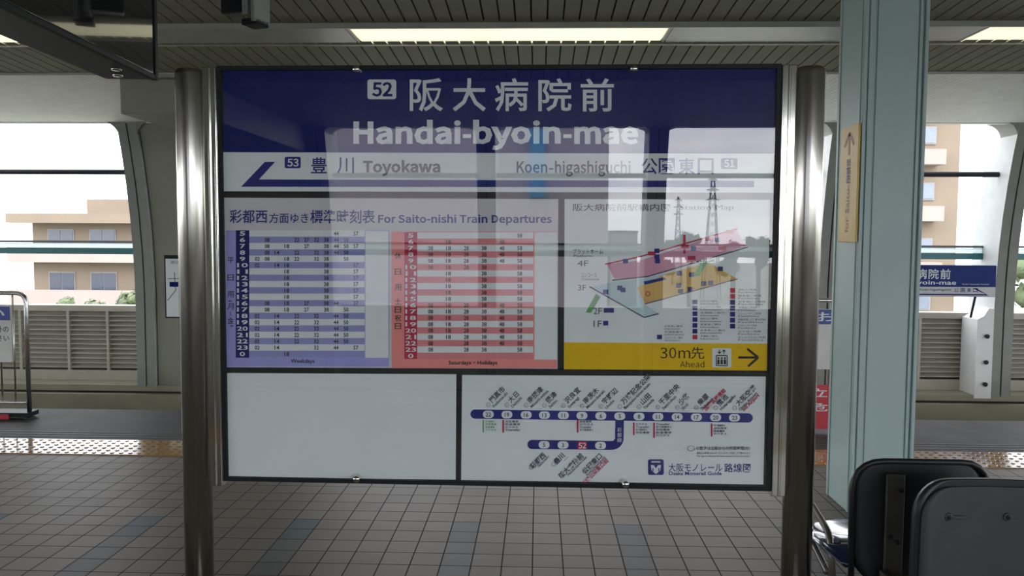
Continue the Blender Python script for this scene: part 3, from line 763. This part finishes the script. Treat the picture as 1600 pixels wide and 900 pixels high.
# ---- back-to-back bench (lower right) ---------------------------------------------------
be = thing('platform_bench', 'back to back platform bench with dark moulded seats at the lower right', 'bench', (1.33, 2.62, 0))
M_SHELL = mat('seat_shell_black', (0.012, 0.015, 0.016), 0.4, vary=0.2); M_PAD = mat('seat_pad_grey', (0.042, 0.044, 0.045), 0.55, vary=0.1, scale=14, bump=0.05)
M_SEAT = mat('seat_navy', (0.012, 0.022, 0.06), 0.15, coat=0.8); M_BRK = mat('bench_bracket', (0.055, 0.053, 0.04), 0.5, vary=0.2); M_BTUBE = mat('bench_tube', (0.20, 0.19, 0.17), 0.35, metal=0.7)
def curved_plate(bm, w, z0, z1, r, y, th, lean, bow, mi=0, n=14):
    """rounded-top backrest: outline in x/z, bowed in y and leaning with height"""
    out = rrect(-w / 2, z0, w / 2, z1, r, 8)
    def P(x, z, d): return (x, y + d + lean * (z - z0) + bow * (1 - (2 * x / w) ** 2), z)
    # grid fill by horizontal strips
    zs = sorted({round(p[1], 5) for p in out}); rows = []
    for z in zs:
        xs = [p[0] for p in out if abs(p[1] - z) < 1e-4]; hw = max(abs(x) for x in xs); rows.append((z, hw))
    fr, bk = [], []
    for z, hw in rows:
        fr.append([bm.verts.new(P(hw * (2 * k / n - 1), z, 0)) for k in range(n + 1)]); bk.append([bm.verts.new(P(hw * (2 * k / n - 1), z, th)) for k in range(n + 1)])
    fs = []
    for A in (fr, bk):
        for a_, b_ in zip(A, A[1:]):
            for k in range(n): fs.append(bm.faces.new((a_[k], a_[k + 1], b_[k + 1], b_[k])))
    for i in range(len(rows) - 1):
        for k in (0, n): fs.append(bm.faces.new((fr[i][k], fr[i + 1][k], bk[i + 1][k], bk[i][k])))
    for i in (0, len(rows) - 1):
        for k in range(n): fs.append(bm.faces.new((fr[i][k], fr[i][k + 1], bk[i][k + 1], bk[i][k])))
    for f in fs: f.material_index = mi; f.smooth = True
    bmesh.ops.recalc_face_normals(bm, faces=fs)
# far seat: we look at the back of its shell
bm = NB(); curved_plate(bm, 0.47, 0.40, 0.838, 0.12, 0.12, 0.022, 0.05, -0.03)
far_back = link_mesh('backrest', bm, M_SHELL, be); far_back['label'] = 'black rear of the far backrest'
bm = NB()
for sgn in (1,):
    tube(bm, [(-0.232, 0.118, 0.42), (-0.232, 0.13, 0.72)] + bend((-0.232, 0.13, 0.72), (-0.228, 0.13, 0.832), (0.0, 0.105, 0.838), 0.10) + [(0.0, 0.105, 0.838)] + bend((0.0, 0.105, 0.838), (0.228, 0.13, 0.832), (0.232, 0.13, 0.72), 0.10) + [(0.232, 0.118, 0.42)], 0.011, 8)
link_mesh('rim', bm, M_SHELL, far_back)
bm = NB(); box(bm, -0.137, -0.075, 0.078, 0.092, 0.33, 0.80, 0, 0.004); br = link_mesh('back_bracket', bm, M_BRK, be)
for x_, z_ in ((-0.088, 0.745), (-0.118, 0.585), (-0.095, 0.565)):
    bm = NB(); lathe(bm, [(0.009, 0.079), (0.008, 0.073), (0.004, 0.072)], 10, (x_, 0, z_), 0, 'Y'); link_mesh('screw', bm, M_FRAME, br)
bm = NB()
pr = [(-0.245, 0.16), (-0.255, 0.45), (-0.22, 0.56), (-0.12, 0.60), (0.12, 0.60), (0.22, 0.56), (0.255, 0.45), (0.245, 0.16)]
prism(bm, pr, lambda p, q, d: (p, q, d + 0.02 * ((q - 0.38) / 0.22) ** 2), 0.415, 0.445)
bmesh.ops.bevel(bm, geom=bm.edges[:], offset=0.012, segments=3, affect='EDGES')
for f in bm.faces: f.smooth = True
st = link_mesh('seat', bm, M_SEAT, be); st['label'] = 'glossy navy far seat'
# near seat faces us
bm = NB(); curved_plate(bm, 0.485, 0.40, 0.852, 0.11, -0.16, 0.022, -0.02, 0.03); bmesh.ops.translate(bm, verts=bm.verts, vec=(0.085, 0, 0)); nb = link_mesh('backrest', bm, M_SHELL, be); nb['label'] = 'grey padded near backrest'
bm = NB(); curved_plate(bm, 0.445, 0.42, 0.832, 0.095, -0.170, 0.012, -0.02, 0.03); bmesh.ops.translate(bm, verts=bm.verts, vec=(0.085, 0, 0)); link_mesh('pad', bm, M_PAD, nb)
for x_ in (-0.05, 0.135):
    bm = NB(); lathe(bm, [(0.014, 0.0), (0.012, 0.004), (0.0105, 0.0045)], 14, (0, 0, 0), 0, 'Y'); lathe(bm, [(0.0085, 0.004), (0.007, 0.0055)], 12, (0, 0, 0), 1, 'Y')
    box(bm, 0.004, 0.052, -0.002, 0.0025, -0.006, 0.004, 0, 0.002)
    yy = -0.170 - 0.02 * 0.32 + 0.03 * (1 - (2 * (x_ - 0.085) / 0.445) ** 2)
    for v in bm.verts: v.co = Vector((v.co.x + x_, yy - v.co.y, v.co.z + 0.738))
    bmesh.ops.recalc_face_normals(bm, faces=bm.faces[:]); link_mesh('screw', bm, [M_PAD, M_FRAME], nb)
bm = NB(); prism(bm, [(p + 0.085, -0.02 - q) for p, q in pr], lambda p, q, d: (p, q, d), 0.415, 0.445); bmesh.ops.bevel(bm, geom=bm.edges[:], offset=0.012, segments=3, affect='EDGES')
link_mesh('seat', bm, M_PAD, be)
bm = NB(); box(bm, -0.30, 0.42, -0.02, 0.06, 0.33, 0.39, 0, 0.005); link_mesh('beam', bm, M_FRAME, be)
bm = NB(); prism(bm, [(-0.10, 0.36), (-0.10, 0.475), (-0.06, 0.475), (0.03, 0.43), (0.06, 0.36)], lambda p, q, d: (-0.10 + p * 0.6, d, q), -0.06, 0.06); link_mesh('seat_bracket', bm, M_BRK, be)
bm = NB()
tube(bm, [(-0.215, 0.78, 0.52)] + bend((-0.215, 0.78, 0.535), (-0.215, 0.62, 0.535), (-0.22, 0.40, 0.50), 0.06) + bend((-0.215, 0.62, 0.535), (-0.225, 0.34, 0.49), (-0.225, 0.30, 0.30), 0.06) + [(-0.225, 0.30, 0.32)], 0.013, 10)
tube(bm, [(-0.215, 0.78, 0.52), (-0.20, 0.72, 0.40), (-0.21, 0.40, 0.32)], 0.013, 10)
link_mesh('armrest', bm, M_BTUBE, be)
for xx in (-0.26, 0.38):
    bm = NB(); box(bm, xx - 0.022, xx + 0.022, -0.03, 0.30, 0.30, 0.345, 0, 0.004); box(bm, xx - 0.025, xx + 0.025, 0.0, 0.05, 0.012, 0.33, 0, 0.004); box(bm, xx - 0.05, xx + 0.05, -0.20, 0.26, 0.0, 0.014, 0, 0.004)
    link_mesh('leg', bm, M_BTUBE, be)

# ---- barrier fences near the platform edge ----------------------------------------------
M_FT = mat('fence_steel', (0.62, 0.62, 0.62), 0.25, metal=1.0)
def fence(loc, w, label, red):
    t = thing('platform_fence', label, 'fence', loc, 0, 'tubular barrier fences at the platform edge')
    bm = NB(); zt = 1.10
    tube(bm, [(0, 0, 0.01), (0, 0, zt - 0.15)] + bend((0, 0, zt - 0.15), (0, 0, zt), (-0.15, 0, zt), 0.09) + bend((-w + 0.15, 0, zt), (-w, 0, zt), (-w, 0, zt - 0.15), 0.09) + [(-w, 0, 0.01)], 0.019, 12)
    tube(bm, [(0, 0, 0.14), (-w, 0, 0.14)], 0.012, 8); link_mesh('frame', bm, M_FT, t)
    for k in range(1, 8):
        x = -w * k / 8; bm = NB(); tube(bm, [(x, 0, 0.14), (x, 0, zt)], 0.007, 8); link_mesh('bar', bm, M_FT, t)
    for x in (0, -w):
        bm = NB(); lathe(bm, [(0.05, 0.0), (0.05, 0.012), (0.025, 0.02)], 16, (x, 0, 0)); link_mesh('foot', bm, mat('rubber_foot', (0.03, 0.03, 0.03), 0.7), t)
    return t
def notice(t, x0, x1, z0, z1, zh, lines, foot=None):
    """white board with a blue header on a fence (local coordinates)"""
    bm = NB(); box(bm, x0, x1, -0.030, -0.022, z0, z1, 0, 0.002); nbd = link_mesh('notice_board', bm, mat('notice_white', (0.62, 0.65, 0.62), 0.45), t)
    to = lambda x, y, lay: (x, -0.0305 - 0.0008 * lay, -y)
    a = Art(to); a.rect(x0 + 0.004, -z1 + 0.004, x1 - 0.004, -zh); a.done('header', mat('notice_blue', (0.03, 0.07, 0.30), 0.4), nbd)
    a = Art(to, 2); a.text('お願い', x0 + (x1 - x0) * 0.08, -z1 + 0.025, x1 - 0.05, -zh - 0.02, 0.01); a.done('header_lettering', V_WHITE, nbd)
    a = Art(to, 1); h = 0.062
    for i, s in enumerate(lines):
        y = -zh + 0.10 + i * h * 1.25; a.label(s, x1 - 0.02, y, h, 0, 1.0, 0.01, sx=0.95)
    a.done('notice_lettering', V_TXT, nbd)
    if foot:
        bm = NB(); box(bm, x0, x1, -0.030, -0.022, foot[0], foot[1], 0, 0.002); rb = link_mesh('warning_board', bm, mat('warning_red', (0.52, 0.035, 0.05), 0.45), t)
        a = Art(to, 1); hh = foot[1] - foot[0]
        for i, s in enumerate(('立入禁止', '危険です')): a.text(s, x0 + 0.02, -foot[1] + 0.03 + i * hh * 0.32, x1 - 0.02, -foot[1] + 0.03 + i * hh * 0.32 + hh * 0.2, 0.01)
        a.done('warning_lettering', V_WHITE, rb)
fl = fence((-4.44, 6.72, 0), 0.95, 'steel tube fence with a blue and white notice at the left edge', False)
notice(fl, -0.82, -0.12, 0.50, 0.99, 0.865, ['この先関係者以外の', 'お立入はごえんりょ下さい'])
fr_ = fence((3.02, 6.62, 0), 0.80, 'steel tube fence with notice and red board behind the green pillar', True)
notice(fr_, -0.79, -0.10, 0.53, 1.03, 0.905, ['なるべくホームの', '内側をお歩き', 'ください'], (0.03, 0.40))
bm = NB(); box(bm, -0.9, 0.02, -0.06, 0.10, 0.02, 0.06, 0, 0.004); link_mesh('foot_rail', bm, M_FRAME, fl)
bm = NB(); box(bm, -0.9, -0.14, -0.075, -0.055, 0.005, 0.05, 0, 0.004); link_mesh('red_strip', bm, mat('strip_red', (0.45, 0.03, 0.05), 0.4), fl)

# ---- wall poster ------------------------------------------------------------------------
po = thing('wall_poster', 'white framed map poster on the grey wall panel left of the sign', 'poster', (-5.02, 10.49, 0.50))
bm = NB(); box(bm, 0, 0.62, 0.0, 0.035, 0.0, 0.85, 0, 0.004); link_mesh('frame', bm, M_FRAME, po)
bm = NB(); box(bm, 0.02, 0.60, -0.003, 0.0, 0.02, 0.80, 0); sh = link_mesh('sheet', bm, V_WHITE, po)
PT = lambda x, y, lay: (x, -0.0035 - 0.001 * lay, 0.82 - y)
a = Art(PT); a.rect(0.07, 0.33, 0.19, 0.395); a.rect(0.22, 0.335, 0.27, 0.39); a.rect(0.33, 0.5, 0.45, 0.56); a.done('map_marks', V_NAVY, sh)
a = Art(PT); a.line([(0.14, 0.20), (0.145, 0.36), (0.155, 0.44), (0.04, 0.58)], 0.01); a.line([(0.05, 0.29), (0.25, 0.28)], 0.008); a.text('周辺案内図', 0.09, 0.045, 0.42, 0.085); a.line([(0.3, 0.2), (0.5, 0.7)], 0.008); a.done('map_lines', V_TXT, sh)

# ---- station name board across the track ------------------------------------------------
ob = thing('station_name_board', 'long blue station name board across the track, right of the green pillar', 'sign', (4.9, 10.40, 0))
bm = NB(); box(bm, -0.99, 0.99, 0.0, 0.06, 0.878, 1.285, 0, 0.006); bd = link_mesh('board', bm, mat('board_blue', (0.008, 0.028, 0.18), 0.5, spec=0.2), ob)
BT = lambda x, y, lay: (x - 0.0, -0.0006 - 0.0015 * lay, -y)
a = Art(BT); a.rect(-0.985, -1.005, 0.985, -0.883); a.done('lower_strip', mat('strip_grey', (0.55, 0.56, 0.58), 0.4), bd)
a = Art(BT, 1)
for i, ch in enumerate('阪大病院前'): a.text(ch, -0.32 + 0.15 * i, -1.235, -0.19 + 0.15 * i, -1.105, 0.014)
a.rect(-0.46, -1.225, -0.36, -1.13, 0.01); a.text('Handai-byoin-mae', -0.48, -1.09, 0.485, -1.015, 0.014); a.text('Osaka University Hospital', 0.56, -1.05, 0.90, -1.03)
a.done('board_lettering', V_WHITE, bd)
a = Art(BT, 2); a.text('52', -0.445, -1.21, -0.375, -1.145, 0.02); a.text('Koen-higashiguchi', 0.02, -0.985, 0.42, -0.945, 0.01)
for i, ch in enumerate('公園東口'): a.text(ch, 0.46 + 0.08 * i, -0.992, 0.52 + 0.08 * i, -0.938, 0.01)
a.poly([(-0.95, -0.915), (0.86, -0.915), (0.70, -0.985), (0.75, -0.985), (0.90, -0.897), (-0.95, -0.897)]); a.done('strip_lettering', V_NAVY, bd)
for x in (-0.75, 0.75):
    bm = NB(); tube(bm, [(x, 0.03, 0.88), (x, 0.12, 0.60)], 0.015, 8); link_mesh('bracket', bm, M_RAILG, ob)

# ================================================================== OUTSIDE
M_BEIGE = mat('apartment_beige', (0.20, 0.160, 0.118), 0.9, vary=0.06, scale=0.4); M_PINKW = mat('apartment_pink', (0.30, 0.25, 0.225), 0.9, vary=0.06, scale=0.4)
M_SHADE = mat('window_glass', (0.07, 0.08, 0.11), 0.15); M_PARA = mat('parapet_grey', (0.38, 0.37, 0.36), 0.9)
M_BLUEGL = mat('pale_blue_glass', (0.17, 0.20, 0.25), 0.12)
# apartment block to the left
ab = thing('apartment_block', 'low stepped beige apartment block outside the left window', 'building', (0, 55, 0))
bm = NB(); box(bm, -35.7, -14, 0, 12, -10, 3.1); box(bm, -32.9, -14, 2, 12, 3.1, 4.3); box(bm, -29.9, -14, 3, 12, 4.3, 5.6); link_mesh('walls', bm, M_BEIGE, ab)
for zf in (-6.2, -3.2, -0.2):
    bm = NB(); box(bm, -36.6, -14, -1.4, 0, zf, zf + 0.18); box(bm, -36.6, -14, -1.5, -1.38, zf, zf + 1.1); link_mesh('balcony', bm, M_PINKW, ab)
    for x in (-34.6, -31.6, -28.2, -25.0, -21.5, -18):
        bm = NB(); box(bm, x, x + 1.9, -0.06, 0.1, zf + 0.5, zf + 2.3); w_ = link_mesh('window', bm, mat('window_frame_grey', (0.24, 0.23, 0.22), 0.6), ab)
        bm = NB(); box(bm, x + 0.08, x + 0.92, -0.09, 0.0, zf + 0.58, zf + 2.22); box(bm, x + 0.98, x + 1.82, -0.09, 0.0, zf + 0.58, zf + 2.22); link_mesh('pane', bm, M_SHADE, w_)
bm = NB(); box(bm, -36.6, -14, -1.5, 0.2, 2.5, 3.15); link_mesh('eave', bm, M_BEIGE, ab)
# tower block to the right
tb = thing('tower_block', 'tall beige apartment tower outside the window right of the green pillar', 'building', (0, 44, 0))
bm = NB(); box(bm, 17.2, 22.7, 0, 10, -10, 16); link_mesh('walls', bm, M_BEIGE, tb)
for zf in (-5, -2, 1, 4, 7, 10):
    bm = NB(); box(bm, 20.6, 21.4, -0.08, 0.1, zf - 0.2, zf + 0.75); w_ = link_mesh('window', bm, mat('window_frame_grey', (0.24, 0.23, 0.22), 0.6), tb)
    bm = NB(); box(bm, 20.68, 21.32, -0.12, 0.0, zf - 0.12, zf + 0.67); link_mesh('pane', bm, M_BLUEGL, w_)
    bm = NB(); box(bm, 17.6, 21.5, -1.0, 0.0, zf - 1.35, zf - 0.55); link_mesh('balcony', bm, M_PINKW, tb)
# hospital behind the viewer, seen mirrored in the sign
M_HOSP = mat('hospital_wall', (0.60, 0.54, 0.62), 0.8, vary=0.04, scale=0.2)
ho = thing('hospital_building', 'big pale hospital building outside the platform, mirrored in the sign', 'building', (0, -42, 0))
bm = NB(); box(bm, -46, 3.15, -20, 0, -10, 32); link_mesh('walls', bm, M_HOSP, ho)
bm = NB(); box(bm, -1.45, -0.6, 0, 0.5, 4.0, 32); link_mesh('stair_glazing', bm, mat('sky_blue_cladding', (0.16, 0.50, 0.85), 0.4), ho)
for zf in (-6, -2, 2, 6, 10, 14):
    bm = NB(); box(bm, -44, -2.2, 0, 0.06, zf, zf + 0.5); link_mesh('window_band', bm, mat('hospital_glass', (0.5, 0.5, 0.55), 0.4), ho)
ol = thing('low_office', 'low grey office block beside the hospital, mirrored in the sign', 'building', (0, -46, 0))
bm = NB(); box(bm, 3.6, 5.3, -8, 0, -10, 2.0); link_mesh('walls', bm, M_PARA, ol)
bm = NB(); box(bm, 3.55, 5.35, -8.05, 0.05, 2.0, 2.15); link_mesh('roof', bm, M_SHADE, ol)

# trees
M_LEAF = mat('leaf_green', (0.10, 0.13, 0.065), 0.7, vary=0.4, scale=1.5); M_TRUNK = mat('bark', (0.12, 0.09, 0.06), 0.9)
def tree(x, y, zt, r, label, leaves=500, group=None):
    t = thing('tree', label, 'tree', (x, y, -10), 0, group); h = zt + 10
    bm = NB(); tube(bm, [(0, 0, 0), (0.1, 0, h * 0.4), (0, 0.1, h * 0.8)], 0.16, 8); link_mesh('trunk', bm, M_TRUNK, t)
    bm = NB()
    cl = [(random.uniform(-r, r) * 0.7, random.uniform(-r, r) * 0.7, h - r * random.uniform(0.5, 2.2), r * random.uniform(0.35, 0.6)) for _ in range(9)]
    for k in range(leaves):
        cx, cy, cz, cr = random.choice(cl); d = Vector((random.gauss(0, 1), random.gauss(0, 1), random.gauss(0, 1))).normalized()
        p = Vector((cx, cy, cz)) + d * cr * random.uniform(0.7, 1.05); u = d.orthogonal().normalized(); w = d.cross(u); s = random.uniform(0.10, 0.22)
        u = u * s + d * random.uniform(-s, s) * 0.6; w *= s
        bm.faces.new([bm.verts.new(q) for q in (p - u, p - w * 0.6, p + u, p + w * 0.6)])
    for cx, cy, cz, cr in cl: bmesh.ops.create_icosphere(bm, subdivisions=2, radius=cr * 0.8, matrix=Matrix.Translation((cx, cy, cz)))
    link_mesh('foliage', bm, M_LEAF, t); return t
G1 = 'trees in front of the apartment block'
for x, zt, lab in ((-20.6, -1.0, 'nearest the closed bay'), (-22.6, -1.4, 'second from the closed bay'), (-24.7, -1.5, 'third from the closed bay'), (-26.9, -1.7, 'furthest left, beside the fence')):
    tree(x, 40, zt, 0.85, 'leafy tree top below the apartment balconies, ' + lab, 500, G1)
tree(25.2, 40, 2.6, 1.8, 'leafy tree outside the window at the far right edge', 600)
G2 = 'trees mirrored low in the sign'
for i, (x, zt) in enumerate(((7.0, 1.7), (9.4, 2.2), (11.8, 1.8), (14.2, 2.1), (16.6, 1.6), (19.0, 1.3))):
    tree(x, -48 - (i % 2) * 3, zt, 1.0, 'leafy tree outside behind the viewer, mirrored low in the sign', 400, G2)
# lattice pylons, mirrored in the sign
M_PYL = mat('pylon_steel', (0.25, 0.27, 0.3), 0.6)
def pylon(x, y, zt, wb, label):
    t = thing('power_pylon', label, 'pylon', (x, y, -10)); h = zt + 10; bm = NB(); n = 14
    def c(q, sx, sy): w = wb * (1 - q * 0.88) / 2; return (sx * w, sy * w, h * q)
    for sx in (-1, 1):
        for sy in (-1, 1): tube(bm, [c(0, sx, sy), c(1, sx, sy)], 0.09, 5)
    for k in range(n):
        q0, q1 = k / n, (k + 1) / n
        for s1, s2 in (((-1, -1), (1, -1)), ((1, -1), (1, 1)), ((1, 1), (-1, 1)), ((-1, 1), (-1, -1))):
            tube(bm, [c(q0, *s1), c(q1, *s2)], 0.04, 4); tube(bm, [c(q0, *s2), c(q1, *s1)], 0.04, 4)
    link_mesh('lattice_mast', bm, M_PYL, t)
    for q, w in ((0.80, 1.3), (0.88, 1.2), (0.96, 0.9)):
        bm = NB(); tube(bm, [(-w, 0, h * q), (0, 0, h * q + 0.4), (w, 0, h * q)], 0.10, 5); tube(bm, [(-w, 0, h * q), (w, 0, h * q)], 0.08, 5); link_mesh('cross_arm', bm, M_PYL, t)
pylon(30.2, -150, 14.0, 3.4, 'tall lattice power pylon outside, the nearer one mirrored in the sign')
pylon(31.3, -200, 12.5, 2.4, 'thinner lattice power pylon outside, further off and mirrored in the sign')
